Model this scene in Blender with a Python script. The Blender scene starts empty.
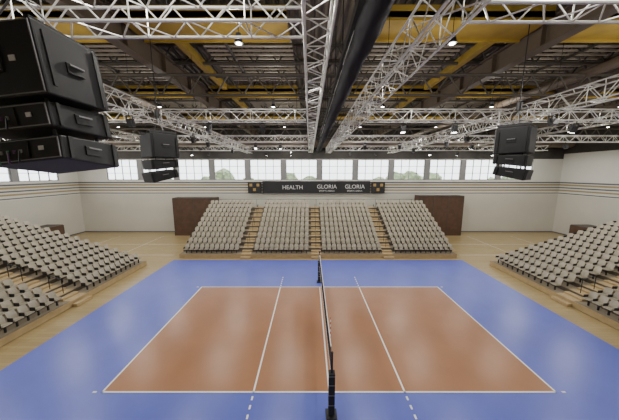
import bpy, math, random
from mathutils import Vector, Matrix
random.seed(4)
S=bpy.context.scene
COL=S.collection

# ---------------------------------------------------------------- materials
def mat(name,c,rough=.6,metal=0.,noise=0.,nscale=5.,emit=0.,bump=0.):
    m=bpy.data.materials.new(name); m.use_nodes=True
    nt=m.node_tree; b=nt.nodes['Principled BSDF']
    b.inputs['Base Color'].default_value=(*c,1); b.inputs['Roughness'].default_value=rough
    b.inputs['Metallic'].default_value=metal
    if emit:
        b.inputs['Emission Color'].default_value=(*c,1); b.inputs['Emission Strength'].default_value=emit
    if noise or bump:
        tc=nt.nodes.new('ShaderNodeTexCoord'); n=nt.nodes.new('ShaderNodeTexNoise')
        n.inputs['Scale'].default_value=nscale; n.inputs['Detail'].default_value=4
        nt.links.new(tc.outputs['Object'],n.inputs['Vector'])
        if noise:
            r=nt.nodes.new('ShaderNodeValToRGB')
            r.color_ramp.elements[0].position=.3; r.color_ramp.elements[1].position=.7
            r.color_ramp.elements[0].color=(*[x*(1-noise) for x in c],1)
            r.color_ramp.elements[1].color=(*[min(1,x*(1+noise)) for x in c],1)
            nt.links.new(n.outputs['Fac'],r.inputs['Fac']); nt.links.new(r.outputs['Color'],b.inputs['Base Color'])
        if bump:
            bp=nt.nodes.new('ShaderNodeBump'); bp.inputs['Strength'].default_value=bump
            nt.links.new(n.outputs['Fac'],bp.inputs['Height']); nt.links.new(bp.outputs['Normal'],b.inputs['Normal'])
    return m
M_blue=mat('blue_vinyl',(.088,.118,.50),.30,noise=.06,nscale=.6)
M_court=mat('terracotta_vinyl',(.315,.138,.058),.30,noise=.07,nscale=.7)
M_line=mat('white_line',(.85,.85,.82),.5)
M_wall=mat('wall_paint',(.52,.50,.44),.8,noise=.03,nscale=.4)
M_wall2=mat('wall_paint_upper',(.60,.59,.54),.8,noise=.03,nscale=.4)
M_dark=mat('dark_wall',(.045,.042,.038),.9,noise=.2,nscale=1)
M_str1=mat('stripe_grey',(.10,.10,.11),.7)
M_str2=mat('stripe_ochre',(.30,.24,.12),.7)
M_brown=mat('brown_panel',(.085,.045,.028),.6,noise=.2,nscale=2)
M_alu=mat('aluminium',(.72,.72,.68),.4,.5)
M_steel=mat('dark_steel',(.08,.07,.056),.6,.1,noise=.15,nscale=1)
M_steel2=mat('brown_steel',(.13,.10,.072),.6,.1,noise=.15,nscale=1)
M_deck=mat('roof_deck',(.19,.17,.13),.7,.1,noise=.15,nscale=.8)
M_slat=mat('slat_metal',(.55,.50,.40),.5,.2)
M_yel=mat('mustard_paint',(.40,.27,.04),.55,noise=.2,nscale=1.2)
M_blk=mat('black_cabinet',(.012,.012,.014),.6,bump=.05,nscale=60)
M_blk2=mat('black_metal',(.02,.02,.022),.5,.2)
M_gril=mat('speaker_grille',(.025,.025,.028),.7,.2,bump=.6,nscale=120)
M_edge=mat('grey_edge',(.22,.22,.23),.5,.2)
M_fabric=mat('black_fabric',(.02,.02,.024),.95,bump=.3,nscale=12)
M_seat=mat('seat_shell',(.41,.37,.29),.55,noise=.12,nscale=1.6)
M_seat2=mat('seat_cushion',(.28,.25,.19),.8,noise=.1,nscale=1.6)
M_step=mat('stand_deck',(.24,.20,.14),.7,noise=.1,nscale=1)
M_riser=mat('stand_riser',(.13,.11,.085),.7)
M_aisle=mat('aisle_wood',(.42,.31,.16),.6,noise=.1,nscale=3)
M_frame=mat('window_frame',(.22,.22,.22),.5)
M_lamp=mat('lamp_glow',(1,.97,.9),.5,emit=20)
M_white=mat('white_print',(.6,.6,.6),.6)
M_red=mat('red_band',(.6,.05,.03),.5)
M_green=mat('foliage',(.22,.27,.15),.9,noise=.5,nscale=1.5)
M_grass=mat('grass',(.18,.22,.11),.95,noise=.3,nscale=.5)
M_amber=mat('led_amber',(.3,.19,.06),.5,emit=.15)
M_gn=mat('connector_green',(.03,.22,.08),.5)
M_pk=mat('connector_purple',(.12,.05,.14),.5)

def wood_floor():
    m=bpy.data.materials.new('sports_parquet'); m.use_nodes=True; nt=m.node_tree; b=nt.nodes['Principled BSDF']
    tc=nt.nodes.new('ShaderNodeTexCoord'); mp=nt.nodes.new('ShaderNodeMapping')
    br=nt.nodes.new('ShaderNodeTexBrick'); br.inputs['Scale'].default_value=1
    br.inputs['Brick Width'].default_value=2.2; br.inputs['Row Height'].default_value=.22
    br.inputs['Mortar Size'].default_value=.006
    br.inputs['Color1'].default_value=(.38,.29,.14,1); br.inputs['Color2'].default_value=(.32,.24,.112,1)
    br.inputs['Mortar'].default_value=(.24,.17,.09,1)
    nt.links.new(tc.outputs['Object'],mp.inputs['Vector']); nt.links.new(mp.outputs['Vector'],br.inputs['Vector'])
    nt.links.new(br.outputs['Color'],b.inputs['Base Color']); b.inputs['Roughness'].default_value=.28
    return m
M_floor=wood_floor()
def glass():
    m=bpy.data.materials.new('window_glass'); m.use_nodes=True; nt=m.node_tree
    o=nt.nodes['Material Output']; nt.nodes.remove(nt.nodes['Principled BSDF'])
    t=nt.nodes.new('ShaderNodeBsdfTransparent'); g=nt.nodes.new('ShaderNodeBsdfGlossy'); g.inputs['Roughness'].default_value=.05
    mx=nt.nodes.new('ShaderNodeMixShader'); mx.inputs[0].default_value=.06
    nt.links.new(t.outputs[0],mx.inputs[1]); nt.links.new(g.outputs[0],mx.inputs[2]); nt.links.new(mx.outputs[0],o.inputs[0]); return m
M_glass=glass()

# ---------------------------------------------------------------- mesh builder
class MB:
    def __init__(s): s.v=[];s.f=[];s.mi=[];s.mats=[]
    def m(s,mt):
        if mt not in s.mats: s.mats.append(mt)
        return s.mats.index(mt)
    def add(s,vs,fs,mt):
        n=len(s.v); s.v+= [tuple(v) for v in vs]; i=s.m(mt)
        for f in fs: s.f.append(tuple(n+a for a in f)); s.mi.append(i)
    def box(s,x0,x1,y0,y1,z0,z1,mt,M=None):
        vs=[Vector((x,y,z)) for x in(x0,x1) for y in(y0,y1) for z in(z0,z1)]
        if M: vs=[M@v for v in vs]
        s.add(vs,[(0,1,3,2),(4,6,7,5),(0,4,5,1),(2,3,7,6),(0,2,6,4),(1,5,7,3)],mt)
    def tube(s,a,b,r,mt,n=6,cap=True):
        a=Vector(a);b=Vector(b);d=(b-a)
        if d.length<1e-6:return
        d.normalize(); u=d.orthogonal().normalized(); w=d.cross(u); vs=[]
        for p in(a,b):
            for i in range(n):
                t=2*math.pi*i/n; vs.append(p+u*(r*math.cos(t))+w*(r*math.sin(t)))
        fs=[(i,(i+1)%n,n+(i+1)%n,n+i) for i in range(n)]
        if cap: fs+= [tuple(range(n-1,-1,-1)),tuple(range(n,2*n))]
        s.add(vs,fs,mt)
    def cone(s,p,r0,r1,h,mt,n=16):
        p=Vector(p);vs=[]
        for z,r in((0,r0),(h,r1)):
            for i in range(n):
                t=2*math.pi*i/n; vs.append(p+Vector((r*math.cos(t),r*math.sin(t),z)))
        s.add(vs,[(i,(i+1)%n,n+(i+1)%n,n+i) for i in range(n)]+[tuple(range(n-1,-1,-1)),tuple(range(n,2*n))],mt)
    def obj(s,name,parent=None,M=None,bevel=0,smooth=False):
        me=bpy.data.meshes.new(name); me.from_pydata(s.v,[],s.f)
        for m_ in s.mats: me.materials.append(m_)
        me.polygons.foreach_set('material_index',s.mi); me.update()
        if smooth: me.polygons.foreach_set('use_smooth',[True]*len(s.f))
        o=bpy.data.objects.new(name,me); COL.objects.link(o)
        if M: o.matrix_world=M
        if parent: o.parent=parent
        if bevel:
            b=o.modifiers.new('bevel','BEVEL'); b.width=bevel; b.segments=2; b.limit_method='ANGLE'
        return o
def empty(name,loc=(0,0,0),rot=0):
    e=bpy.data.objects.new(name,None); e.location=loc; e.rotation_euler[2]=rot; e.empty_display_size=.2; COL.objects.link(e); return e

# ---------------------------------------------------------------- dimensions
XL,XR=-34.0,35.2; YB=34.8; YF=-7.0; ZR=15.2
WZ0,WZ1=7.65,10.55

# floor
b=MB(); b.box(XL-.3,XR+.3,YF-.3,YB+.3,-.3,0,M_floor); b.obj('floor')
b=MB(); b.box(-14.4,14.5,3.2,23.1,0.001,.010,M_blue); b.obj('blue_court_surround')
b=MB(); b.box(-9,9,8.34,17.34,.011,.016,M_court)
for (x0,x1,y0,y1) in [(-9.05,9.05,8.34,8.40),(-9.05,9.05,17.28,17.34),(-9.05,-8.98,8.34,17.34),(8.98,9.05,8.34,17.34),
     (-3.04,-2.97,8.34,17.34),(2.97,3.04,8.34,17.34),(-.03,.03,8.34,17.34)]:
    b.box(x0,x1,y0,y1,.012,.020,M_line)
for sx in(-3,3):
    for k in range(5):
        y=8.18-k*.36; b.box(sx-.035,sx+.035,y-.16,y,.0105,.020,M_line)
        y=17.5+k*.36; b.box(sx-.035,sx+.035,y,y+.16,.0105,.020,M_line)
for sx in(-1,1):
    for yy in(8.37,17.31):
        b.box(min(sx*9.25,sx*9.4),max(sx*9.25,sx*9.4),yy-.03,yy+.03,.0105,.020,M_line)
b.obj('volleyball_court')
b=MB()
for x in (-27,-21,21,27): b.box(x,x+.05,24,32.4,.001,.004,M_line)
for y in (24.6,28.5): 
    b.box(-27,-15.2,y,y+.05,.001,.004,M_line); b.box(15.2,27,y,y+.05,.001,.004,M_line)
b.obj('floor_markings')

# ---------------------------------------------------------------- walls
def win(idx,x0,x1,z0,z1,M):
    e=empty('window_%d'%idx)
    b=MB(); fw=.09
    b.box(x0,x1,-.02,.12,z0,z0+fw,M_frame,M);b.box(x0,x1,-.02,.12,z1-fw,z1,M_frame,M)
    b.box(x0,x0+fw,-.02,.12,z0,z1,M_frame,M);b.box(x1-fw,x1,-.02,.12,z0,z1,M_frame,M)
    for k in(1,2,3):
        x=x0+(x1-x0)*k/4; b.box(x-.035,x+.035,0,.1,z0,z1,M_frame,M)
    for k in(1,2):
        z=z0+(z1-z0)*k/3; b.box(x0,x1,0.01,.09,z-.03,z+.03,M_frame,M)
    b.obj('frame',e)
    g=MB(); g.add([M@Vector(p) for p in((x0,.05,z0),(x1,.05,z0),(x1,.05,z1),(x0,.05,z1))],[(0,1,2,3)],M_glass); g.obj('glass',e)
widx=1
def stripes(b,a0,a1,M,skip=None):
    for z0,z1,mt in((7.20,7.38,M_str1),(6.85,7.08,M_str2),(6.50,6.66,M_str1),(6.1,6.3,M_str2),(5.72,5.84,M_str1)):
        b.box(a0,a1,-.02,0.0,z0,z1,mt,M)
def wallside(name,L,M,wins,trimname,top=11.3):
    global widx
    b=MB()
    b.box(0,L,0,.3,0,5.6,M_wall,M); b.box(0,L,0,.3,5.6,WZ0,M_wall2,M)
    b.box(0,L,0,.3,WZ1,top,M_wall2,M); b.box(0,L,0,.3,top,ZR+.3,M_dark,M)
    p=0
    for (a,c) in wins:
        b.box(p,a,0,.3,WZ0,WZ1,M_wall2 if a-p>2 else M_frame,M); p=c
    b.box(p,L,0,.3,WZ0,WZ1,M_wall2,M); b.obj(name)
    for (a,c) in wins: win(widx,a,c,WZ0,WZ1,M@Matrix.Translation((0,.1,0))); widx+=1
    t=MB(); stripes(t,0.02,L-.02,M); t.obj(trimname)
    t=MB(); t.box(0.03,L-.03,-.03,0,0,.14,M_str1,M); t.obj('baseboard_'+name.split('_')[1])
WB=[]
x=-29.8
for i in range(12): WB.append((x-XL,x-XL+4.45)); x+=5.13
wallside('wall_back',XR-XL,Matrix.Translation((XL,YB,0)),WB,'trim_1',10.6)
ML=Matrix.Translation((XL,YF,0))@Matrix.Rotation(math.radians(90),4,'Z')
LW=[(4+i*5.13,4+i*5.13+4.45) for i in range(7)]
wallside('wall_left',YB-YF,ML,LW,'trim_2')
MR=Matrix.Translation((XR,YB,0))@Matrix.Rotation(math.radians(-90),4,'Z')
wallside('wall_right',YB-YF,MR,[],'trim_3')
b=MB(); b.box(XL-.3,XR+.3,YF-.3,YF,0,ZR+.3,M_wall); b.obj('wall_front')

# outside
b=MB(); b.box(-90,90,YB+.5,110,-.5,-.05,M_grass); b.box(-90,XL-.5,-40,YB+.5,-.5,-.05,M_grass); b.obj('ground_outside')
import bmesh
def trees(name,pts):
    bm=bmesh.new()
    for (x,y,z,r) in pts:
        for k in range(3):
            ox,oy,oz=[random.uniform(-.5,.5)*r for _ in range(3)]
            ret=bmesh.ops.create_icosphere(bm,subdivisions=2,radius=r*random.uniform(.6,.9),matrix=Matrix.Translation((x+ox,y+oy,z+oz)))
            for v in ret['verts']: v.co+=Vector([random.uniform(-.12,.12)*r for _ in range(3)])
        bmesh.ops.create_cone(bm,cap_ends=True,segments=7,radius1=.35,radius2=.2,depth=z,matrix=Matrix.Translation((x,y,z/2-.05)))
    me=bpy.data.meshes.new(name); bm.to_mesh(me); bm.free(); me.materials.append(M_green)
    o=bpy.data.objects.new(name,me); COL.objects.link(o)
trees('tree_row',[(-60+i*4.2+random.uniform(-1,1),58+random.uniform(-3,3),random.uniform(4.0,6.0),random.uniform(2.0,3.1)) for i in range(30)])
trees('tree_row.001',[(-56+random.uniform(-3,3),-8+i*4.5,random.uniform(4.5,6.2),3) for i in range(11)])

# ---------------------------------------------------------------- seating stands
def seat_proto():
    b=MB(); w=.215
    vs=[];n=4
    for side in(0,1):
        for j,(yy,zz) in enumerate(((.40,.42),(.45,.66),(.53,.88))):
            for i in range(n+1):
                t=-1+2*i/n; ww=w*(1-.06*(j==2))
                vs.append((t*ww, yy-.05*t*t+.035*side+.03, zz-(.03*t*t if j==2 else 0)))
    N=(n+1); fs=[]
    for side in(0,1):
        for j in range(2):
            for i in range(n):
                a=side*3*N+j*N+i; q=(a,a+1,a+N+1,a+N); fs.append(q if side==0 else q[::-1])
    for i in range(n): fs.append((2*N+i,2*N+i+1,5*N+i+1,5*N+i)); fs.append((i+1,i,3*N+i,3*N+i+1))
    for j in range(2):
        fs.append((j*N,(j+1)*N,3*N+(j+1)*N,3*N+j*N)); fs.append((j*N+n+N,j*N+n,3*N+j*N+n,3*N+j*N+n+N))
    b.add(vs,fs,M_seat)
    b.box(-.205,.205,.04,.42,.40,.45,M_seat)
    b.box(-.18,.18,.07,.38,.45,.475,M_seat2)
    b.box(-.03,.03,.2,.28,0,.40,M_blk2); b.box(-.235,-.215,.12,.42,.36,.62,M_blk2)
    return b
SP=seat_proto()
def stand(name,rows,tread,rise,base,width,aisles,aw,M):
    e=empty(name); 
    b=MB()
    for k in range(rows):
        z=base+rise*k; v0=k*tread
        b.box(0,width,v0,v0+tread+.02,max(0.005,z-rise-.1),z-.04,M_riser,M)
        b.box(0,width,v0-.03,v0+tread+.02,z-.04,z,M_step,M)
    b.box(-.02,width+.02,-.06,-.02,0.02,base-.02,M_aisle,M)
    b.box(-.02,width+.02,-.09,.02,base-.06,base+.0,M_aisle,M)
    for u in(-.03,width):
        for k in range(rows): b.box(u,u+.03,k*tread,(k+1)*tread,0.02,base+rise*k-.05,M_brown,M)
    b.obj('tiers',e)
    a=MB()
    for c in aisles:
        for k in range(rows):
            z=base+rise*k
            a.box(c-aw/2,c+aw/2,k*tread-.035,k*tread+tread*.98,z-.02,z+.012,M_aisle,M)
            if k<rows-1: a.box(c-aw/2,c+aw/2,(k+.55)*tread,(k+1)*tread-.04,z,z+rise/2,M_aisle,M)
        a.box(c-aw/2,c+aw/2,-.40,-.09,0.01,base/2,M_aisle,M)
    a.obj('aisle_steps',e)
    s=MB(); pit=.52
    edges=[0]+[x for c in aisles for x in(c-aw/2,c+aw/2)]+[width]
    blocks=[(edges[i],edges[i+1]) for i in range(0,len(edges),2)]
    for k in range(rows):
        z=base+rise*k
        for (u0,u1) in blocks:
            n=int((u1-u0-.1)/pit); off=(u1-u0-n*pit)/2
            if n<1: continue
            for i in range(n):
                u=u0+off+pit*(i+.5); T=M@Matrix.Translation((u,k*tread+.08,z))
                base_i=len(s.v)
                s.v+=[tuple(T@Vector(v)) for v in SP.v]
                for f,mi in zip(SP.f,SP.mi): s.f.append(tuple(base_i+q for q in f)); s.mi.append(mi)
    s.mats=SP.mats; s.obj('seats',e)
    r=MB()
    for c in aisles:
        for k in range(1,rows,3):
            z=base+rise*k; p=[(c,k*tread+.1,z),(c,k*tread+.1,z+.95),(c,k*tread+tread+.1,z+.95+rise),(c,k*tread+tread+.1,z+rise)]
            p=[M@Vector(q) for q in p]
            for i in range(3): r.tube(p[i],p[i+1],.022,M_blk2)
    z=base+rise*(rows-1); v=rows*tread-.03
    r.tube(M@Vector((0,v,z+1.0)),M@Vector((width,v,z+1.0)),.02,M_blk2)
    nn=int(width/1.5)
    for i in range(nn+1): u=width*i/nn; r.tube(M@Vector((u,v,z)),M@Vector((u,v,z+1.0)),.018,M_blk2)
    r.obj('handrails',e)
stand('tiered_seating_stand',10,.80,.42,.42,28.4,[6.8,14.0,21.4],1.0,Matrix.Translation((-14.1,23.75,0)))
stand('tiered_seating_stand.001',17,.86,.275,.40,21.8,[8.3,15.1],1.1,Matrix.Translation((-16.3,0,0))@Matrix.Rotation(math.radians(90),4,'Z'))
stand('tiered_seating_stand.002',17,.86,.275,.40,21.8,[6.7,13.5],1.1,Matrix.Translation((16.4,21.8,0))@Matrix.Rotation(math.radians(-90),4,'Z'))
def housing(name,x0,x1,y0,y1,h):
    b=MB(); b.box(x0,x1,y0,y1,0.005,h,M_brown)
    if x1-x0>y1-y0:
        n=max(1,int((x1-x0)/2))
        for i in range(n+1):
            x=x0+(x1-x0)*i/n; b.box(x-.03,x+.03,y0-.04,y0,0.005,h,M_steel)
        b.box(x0,x1,y0-.05,y1,h,h+.08,M_steel)
    else:
        n=int((y1-y0)/2); sx=x1 if x0<0 else x0
        for i in range(n+1):
            y=y0+(y1-y0)*i/n; b.box(sx-.04,sx+.04,y-.03,y+.03,0.005,h,M_steel)
        b.box(x0,x1,y0,y1,h,h+.08,M_steel)
    b.obj(name)
housing('brown_recess_panel',-19.5,-13.7,32.7,34.2,5.2)
housing('brown_recess_panel.001',14.2,20.3,32.7,34.2,5.5)
housing('brown_recess_panel.002',-33.6,-31.6,2,29.5,2.2)
housing('brown_recess_panel.003',31.9,34.2,2,29.5,2.2)

# ---------------------------------------------------------------- banner + scoreboards
e=empty('sponsor_banner')
b=MB(); b.box(-7.5,7.9,34.55,34.68,5.75,7.5,M_blk); b.box(-7.5,7.9,34.53,34.56,5.72,5.77,M_edge)
b.box(-7.5,7.9,34.53,34.56,7.47,7.52,M_edge)
for x in(-7.2,-.1,7.6): b.box(x-.04,x+.04,34.6,34.79,5.9,7.3,M_steel)
b.obj('board',e)
for txt,x,sz,z in(('HEALTH',-3.2,.8,6.35),('GLORIA',1.7,.8,6.45),('GLORIA',5.7,.8,6.45),('SPORTS ARENA',1.7,.32,6.0),('SPORTS ARENA',5.7,.32,6.0)):
    c=bpy.data.curves.new('lettering','FONT'); c.body=txt; c.size=sz; c.align_x='CENTER'; c.extrude=.01
    o=bpy.data.objects.new('lettering',c); COL.objects.link(o); o.location=(x,34.53,z); o.rotation_euler=(math.pi/2,0,0); c.materials.append(M_white); o.parent=e
for i,x in enumerate((-8.6,9.0)):
    b=MB(); b.box(x-.95,x+.95,34.36,34.52,5.85,7.4,M_blk2); b.box(x-.3,x+.3,34.52,34.79,6.2,7.0,M_steel)
    for r in range(2):
        for k in range(3): b.box(x-.72+k*.5,x-.32+k*.5,34.34,34.36,6.1+r*.65,6.5+r*.65,M_amber if (k+r)%2 else M_gril)
    b.obj('scoreboard')

# ---------------------------------------------------------------- volleyball net
e=empty('volleyball_net')
b=MB()
for y in(7.45,18.2):
    b.tube((0,y,.02),(0,y,2.5),.04,M_blk2,12); b.box(-.11,.11,y-.11,y+.11,.12,1.75,M_fabric); b.box(-.2,.2,y-.2,y+.2,.016,.07,M_blk2)
    b.cone((0,y,2.5),.05,.04,.04,M_blk2)
    for z in(.5,.9,1.3,1.65): b.box(-.115,.115,y-.115,y+.115,z,z+.03,M_edge)
b.obj('posts',e,bevel=.01)
b=MB(); y0,y1=7.9,17.75
b.box(-.012,.012,y0,y1,2.36,2.43,M_line); b.box(-.01,.01,y0,y1,1.43,1.48,M_line)
n=98
for i in range(n+1):
    y=y0+(y1-y0)*i/n; b.box(-.004,.004,y-.004,y+.004,1.45,2.38,M_blk)
for j in range(10):
    z=1.48+j*.095; b.box(-.004,.004,y0,y1,z-.004,z+.004,M_blk)
b.tube((0,7.45,2.42),(0,y0,2.40),.008,M_blk2); b.tube((0,y1,2.40),(0,18.2,2.42),.008,M_blk2)
b.tube((0,7.45,1.45),(0,y0,1.45),.008,M_blk2); b.tube((0,y1,1.45),(0,18.2,1.45),.008,M_blk2)
b.obj('mesh_net',e)
b=MB()
for y in(8.37,17.31):
    for k in range(18):
        z=1.45+k*.1; b.tube((.015,y,z),(.015,y,z+.1),.012,M_red if k%2 else M_line,8)
b.obj('antennas',e)

# ---------------------------------------------------------------- roof
b=MB()
n=0; x=XL; vs=[];fs=[]; pit=.36
prof=[]
while x<XR:
    prof+= [(x,ZR),(x+.12,ZR),(x+.18,ZR+.12),(x+.30,ZR+.12)]; x+=pit
for (px,pz) in prof: vs+= [(px,YF,pz),(px,YB,pz)]
for i in range(len(prof)-1): fs.append((2*i,2*i+1,2*i+3,2*i+2))
b.add(vs,fs,M_deck); b.box(XL-.3,XR+.3,YF-.3,YB+.3,ZR+.2,ZR+.5,M_dark); b.obj('ceiling')

def ibeam(name,a,c,axis,pos,zb,h,w,mt):
    b=MB(); t=.05
    def bx(p0,p1,z0,z1):
        if axis=='Y': b.box(pos+p0,pos+p1,a,c,z0,z1,mt)
        else: b.box(a,c,pos+p0,pos+p1,z0,z1,mt)
    bx(-w/2,w/2,zb,zb+t); bx(-w/2,w/2,zb+h-t,zb+h); bx(-.03,.03,zb+t,zb+h-t)
    k=a+2
    while k<c:
        if axis=='Y': b.box(pos-w/2,pos+w/2,k,k+.03,zb+t,zb+h-t,mt)
        else: b.box(k,k+.03,pos-w/2,pos+w/2,zb+t,zb+h-t,mt)
        k+=2.5
    b.obj(name)
for x in(-24,-15.9,-7.9,8.2,16.2,24.3): ibeam('roof_beam',YF,YB,'Y',x,13.35,.9,.42,M_steel2)
def lattice(name,a,c,axis,pos,zt,h,mt,r=.035,bay=1.1):
    b=MB()
    P=(lambda u,z:(pos,u,z)) if axis=='Y' else (lambda u,z:(u,pos,z))
    b.tube(P(a,zt),P(c,zt),r*1.3,mt,6); b.tube(P(a,zt-h),P(c,zt-h),r*1.3,mt,6)
    n=int((c-a)/bay)
    for i in range(n):
        u=a+(c-a)*i/n; w=(c-a)/n
        b.tube(P(u,zt-h),P(u+w/2,zt),r*.7,mt,5,False); b.tube(P(u+w/2,zt),P(u+w,zt-h),r*.7,mt,5,False)
    b.obj(name)
for y in(2.5,5.8,8.2,13.5,15.2,20,22.4,27,29.5,31.8): lattice('roof_joist',XL+.05,XR-.05,'X',y,ZR-.1,.85,M_steel,.06,1.2)
for y in(12.2,19.2,26.2): lattice('roof_joist',XL+.05,XR-.05,'X',y,13.2,.9,M_steel,.05,1.3)
for x in(-4.6,4.9,-12,12.4,-20,20.5): lattice('roof_joist',YF+.05,YB-.05,'Y',x,ZR-.05,.7,M_steel,.05,1.2)
yb=MB()
for (y0,y1) in((9.5,11.0),(17.4,18.5),(24.5,25.4)):
    for (x0,x1) in((-15.6,-8.15),(-7.65,-1.6),(1.9,7.95),(8.45,15.9),(-23.7,-16.2),(16.5,24)):
        yb.box(x0,x1,y0,y1,14.1,14.3,M_yel); yb.box(x0,x1,y0,y0+.06,14.0,14.5,M_yel); yb.box(x0,x1,y1-.06,y1,14.0,14.5,M_yel)
for x in(-6.6,6.9): 
    yb.box(x,x+.3,11.1,17.2,14.15,14.5,M_yel); yb.box(x,x+.3,18.7,24.3,14.15,14.5,M_yel)
yb.obj('mustard_ceiling_panels')
sb=MB()
for (y0,y1) in((11.6,16.8),(19.0,24.0),(26,30.6)):
    for (x0,x1) in((-13.8,-8.4),(-5.8,-1.6),(2,6.6),(8.8,14.4),(-23,-17),(17.2,23.4)):
        y=y0
        while y<y1: sb.box(x0,x1,y,y+.09,14.55,14.62,M_slat); y+=.42
        for x in(x0,(x0+x1)/2,x1): sb.box(x-.03,x+.03,y0,y1,14.62,14.7,M_steel)
sb.obj('ceiling_slat_baffles')
def duct(name,p0,p1,r):
    b=MB(); b.tube(p0,p1,r,M_steel2,20)
    a=Vector(p0);c=Vector(p1);L=(c-a).length;d=(c-a)/L;k=1
    while k<L: b.tube(a+d*k,a+d*(k+.06),r*1.05,M_steel,20); k+=2
    b.obj(name)
duct('ventilation_duct',(XL+.5,33.6,12.6),(XR-.5,33.6,12.6),.55)
duct('ventilation_duct.001',(-12,YF+.5,13.3),(-12,32,13.3),.22)
duct('ventilation_duct.002',(12.4,YF+.5,13.3),(12.4,32,13.3),.22)

HB=MB()
def truss(name,a,c,axis,pos,z,w=.5,bay=.5,rc=.028):
    b=MB()
    P=(lambda u,s,zz:(pos+s,u,z+zz)) if axis=='Y' else (lambda u,s,zz:(u,pos+s,z+zz))
    h=w/2; C=[(-h,-h),(h,-h),(h,h),(-h,h)]
    for s,zz in C: b.tube(P(a,s,zz),P(c,s,zz),rc,M_alu,8)
    n=int((c-a)/bay)
    for i in range(n):
        u0=a+(c-a)*i/n; u1=a+(c-a)*(i+1)/n
        for k in range(4):
            A=C[k];B=C[(k+1)%4]
            if i%2: A,B=B,A
            b.tube(P(u0,*A),P(u1,*B),rc*.5,M_alu,5,False)
            if i%4==0: b.tube(P(u0,*A),P(u0,*B),rc*.5,M_alu,5,False)
    u=a+1.5
    while u<c:
        for s in(-h,h): HB.tube(P(u,s,h),P(u,0,h+.7),.008,M_blk2,4,False)
        HB.tube(P(u,0,h+.7),P(u,0,ZR-z-.02),.01,M_blk2,4,False)
        u+=5
    b.obj(name)
TZ=11.5
truss('lighting_truss',1.5,32,'Y',-.62,TZ,.52)
truss('lighting_truss',1.5,32,'Y',1.62,TZ,.62)
truss('lighting_truss',-20,-.9,'X',4.9,TZ,.52)
truss('lighting_truss',2,20,'X',4.6,TZ+.1,.52)
truss('lighting_truss',1,31,'Y',-8.3,TZ-.1,.6)
truss('lighting_truss',1,31,'Y',9.3,TZ-.1,.6)
for y in(12.4,20.5,28.0):
    truss('lighting_truss',-26,-8.7,'X',y,TZ-.1,.5); truss('lighting_truss',-7.9,-.95,'X',y,TZ-.1,.5)
    truss('lighting_truss',2,8.9,'X',y,TZ-.1,.5); truss('lighting_truss',9.7,26,'X',y,TZ-.1,.5)
truss('lighting_truss',3,30,'Y',-18,TZ+.6,.5); truss('lighting_truss',3,30,'Y',19,TZ+.6,.5)
HB.obj('truss_hanger_cables')

# rolled divider curtain
e=empty('rolled_divider_curtain')
b=MB()
ring=14; _m=math
vs=[];L0,L1=1.5,32.4; seg=64
for i in range(seg+1):
    y=L0+(L1-L0)*i/seg
    for k in range(ring):
        t=2*_m.pi*k/ring; r=.23+.025*_m.sin(i*1.7+k)+.02*_m.sin(5*t+i*.6)
        vs.append((.42+r*_m.cos(t),y,11.55+r*1.25*_m.sin(t)))
fs=[(i*ring+k,i*ring+(k+1)%ring,(i+1)*ring+(k+1)%ring,(i+1)*ring+k) for i in range(seg) for k in range(ring)]
fs+=[tuple(range(ring-1,-1,-1)),tuple(seg*ring+k for k in range(ring))]
b.add(vs,fs,M_fabric); b.obj('curtain_roll',e,smooth=True)
b=MB(); b.box(.3,.54,1.5,32.4,12.35,12.6,M_blk2)
y=2
while y<32.4: b.tube((.42,y,11.8),(.42,y,12.4),.025,M_blk2); b.tube((.42,y,12.6),(.42,y,ZR-.02),.02,M_blk2); b.tube((.12,y,11.5),(.42,y,12.4),.01,M_white); y+=2.5
b.obj('track',e)

# ---------------------------------------------------------------- luminaires
def lamp(x,y,z,pw,up):
    e=empty('high_bay_lamp',(x,y,z))
    b=MB(); b.cone((0,0,0),.15,.11,.16,M_blk2); b.cone((0,0,.16),.10,.09,.15,M_edge); b.cone((0,0,-.012),.09,.09,.011,M_lamp)
    b.tube((0,0,.3),(0,0,ZR-z-.02),.012,M_blk2)
    b.obj('housing',e)
    l=bpy.data.lights.new('bulb','SPOT'); l.energy=pw; l.color=(1,.96,.89); l.shadow_soft_size=.14
    l.spot_size=math.radians(165); l.spot_blend=.3
    lo=bpy.data.objects.new('bulb',l); COL.objects.link(lo); lo.location=(0,0,-.2); lo.parent=e
    if up:
        l=bpy.data.lights.new('glow','POINT'); l.energy=up; l.color=(1,.95,.86); l.shadow_soft_size=.14  # added fill light below the housing, brightens the ceiling and slats
        lo=bpy.data.objects.new('glow',l); COL.objects.link(lo); lo.location=(0,0,-.25); lo.parent=e
for y in(3.4,9,16.95,24.15,30.8):
    for i,x in enumerate((-27,-19.2,-10.8,-3.2,4.1,11.4,20.0,28)):
        lamp(x,y,13.0,(560 if y<20 else 780),120)
def fixture(x,y,z,tilt,glow=False):
    M=Matrix.Translation((x,y,z))@Matrix.Rotation(tilt,4,'X')
    b=MB()
    b.box(-.10,.10,-.12,.12,-.42,-.12,M_blk2,M); b.box(-.13,-.11,-.03,.03,-.3,0,M_blk2,M); b.box(.11,.13,-.03,.03,-.3,0,M_blk2,M)
    b.box(-.13,.13,-.03,.03,-.02,.02,M_blk2,M); b.box(-.08,.08,-.1,.1,-.435,-.42,M_lamp if glow else M_edge,M)
    b.tube((x,y,z),(x,y,z+.12),.02,M_blk2)
    b.obj('stage_spotlight')
for y in(12.4,20.5,28):
    for x in(-19,-14.5,-12,-5.5,-3,4,6.5,12.5,16,20):
        fixture(x+random.uniform(-.4,.4),y,11.03,random.uniform(-.5,.5),random.random()<.55)
for y in(8,10.5,16,18.3,24): 
    fixture(-8.3,y,10.98,.3); fixture(9.3,y,10.98,-.3)

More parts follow.
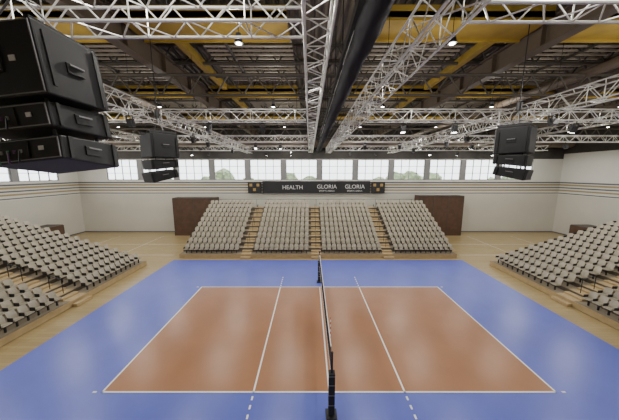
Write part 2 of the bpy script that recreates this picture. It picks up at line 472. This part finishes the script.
# ---------------------------------------------------------------- loudspeakers
def cluster(loc,rot,chain,roll=0,t3=(0,-6,-14),sc=1):
    e=empty('hanging_loudspeaker_array',loc,rot); e.scale=(sc,sc,sc); chain/=sc
    D=.86
    RY=Matrix.Translation((0,0,1.7))@Matrix.Rotation(roll,4,'Y')@Matrix.Translation((0,0,-1.7))
    def cab(z0,z1,tilt,yo,big):
        W=1.15 if big else .98
        M=RY@Matrix.Translation((0 if big else .04,yo,(z0+z1)/2))@Matrix.Rotation(tilt,4,'X')
        h=(z1-z0)/2; b=MB()
        k=.80 if not big else 1
        vs=[(-W/2,-D/2,-h*k),(W/2,-D/2,-h*k),(W/2,D/2,-h),(-W/2,D/2,-h),(-W/2,-D/2,h*k),(W/2,-D/2,h*k),(W/2,D/2,h),(-W/2,D/2,h)]
        b.add([M@Vector(v) for v in vs],[(0,3,2,1),(4,5,6,7),(0,1,5,4),(1,2,6,5),(2,3,7,6),(3,0,4,7)],M_blk)
        o=b.obj('cabinet',e,bevel=.02)
        d=MB(); y=-D/2-.012
        d.box(-W/2+.03,W/2-.03,y+.004,y+.012,-h*k+.03,h*k-.03,M_blk2,M)
        for (x0,x1,zz0,zz1) in((-W/2+.02,W/2-.02,h*k-.03,h*k-.02),(-W/2+.02,W/2-.02,-h*k+.02,-h*k+.03),(W/2-.03,W/2-.02,-h*k+.02,h*k-.02)):
            d.box(x0,x1,y-.004,y+.01,zz0,zz1,M_edge,M)
        if big:
            d.box(-W/2+.08,.15,y-.02,y,-.14,.16,M_gril,M)
            for j in range(7): d.box(-W/2+.10,.13,y-.028,y-.018,-.12+j*.042,-.11+j*.042,M_edge,M)
            d.box(.24,.31,y-.01,y,-.03,.03,M_white,M)
        else:
            d.box(-.42,.1,y-.015,y,-h*.55,h*.55,M_gril,M)
            for j in range(6):
                d.box(-.40+j*.08,-.375+j*.08,y-.03,y-.012,-h*.2,h*.02,(M_gn,M_pk,M_edge)[j%3],M)
            for j in range(3):
                d.tube(M@Vector((-.3+j*.15,y-.02,0)),M@Vector((-.2+j*.12,y-.08,-h*.9)),.010,(M_gn,M_pk,M_blk2)[j])
            d.box(.22,.28,y-.01,y,-.02,.03,M_white,M)
        d.box(-W/2+.02,W/2-.02,D/2+.002,D/2+.03,-h+.02,h-.02,M_gril,M)
        for sx in(-1,1):
            xa,xb=sorted((sx*(W/2+.002),sx*(W/2+.02)))
            d.box(xa,xb,-.12,.12,-.06,.06,M_blk2,M)
            d.box(xa,xb,D/2-.10,D/2-.05,-h*.9,h*.9,M_blk2,M)
            xa,xb=sorted((sx*(W/2+.02),sx*(W/2+.045)))
            d.box(xa,xb,-.10,.10,.025,.045,M_edge,M)
            d.box(xa,xb,-D/2+.06,-D/2+.10,-h*.75,h*.75,M_blk2,M)
        d.obj('fittings',e)
    cab(.88,1.70,math.radians(t3[0]),0,True)
    cab(.48,.84,math.radians(t3[1]),.0,False)
    cab(.07,.43,math.radians(t3[2]),.04,False)
    r=MB()
    for x in(-.5,.5): r.box(x-.03,x+.03,-.4,.45,1.72,1.80,M_blk2)
    r.box(-.5,.5,-.03,.03,1.74,1.82,M_blk2); 
    for x in(-.5,.5): r.tube((x,0,1.78),(0,0,2.3),.012,M_edge)
    for x in(-.4,.4):
        for y in(-.3,.3): r.tube(RY@Vector((x,y,.2)),RY@Vector((x,y,1.0)),.02,M_blk2)
    r.tube((0,0,2.3),(0,0,2.55),.08,M_blk2,10); r.tube((0,0,2.5),(0,0,chain),.015,M_blk2)
    r.obj('rigging',e)
cluster((-4.50,3.43,8.60),0,ZR-8.62,math.radians(-6),(0,0,-4))
cluster((-6.95,10.2,8.25),math.radians(140),ZR-8.27,0,(0,-5,-11),1.12)
cluster((7.25,9.7,8.35),math.radians(-140),ZR-8.37,0,(0,-5,-11),1.15)

# ---------------------------------------------------------------- world + camera
w=bpy.data.worlds.new('World'); S.world=w; w.use_nodes=True
bg=w.node_tree.nodes['Background']; bg.inputs[0].default_value=(.93,.96,1,1); bg.inputs[1].default_value=4.5
cam=bpy.data.cameras.new('camera'); co=bpy.data.objects.new('camera',cam); COL.objects.link(co)
cam.sensor_width=36; cam.lens=14.0; cam.clip_end=500; cam.clip_start=.05
co.location=(-.78,0,8.615); co.rotation_euler=(math.radians(90-8.69),0,0)
S.camera=co
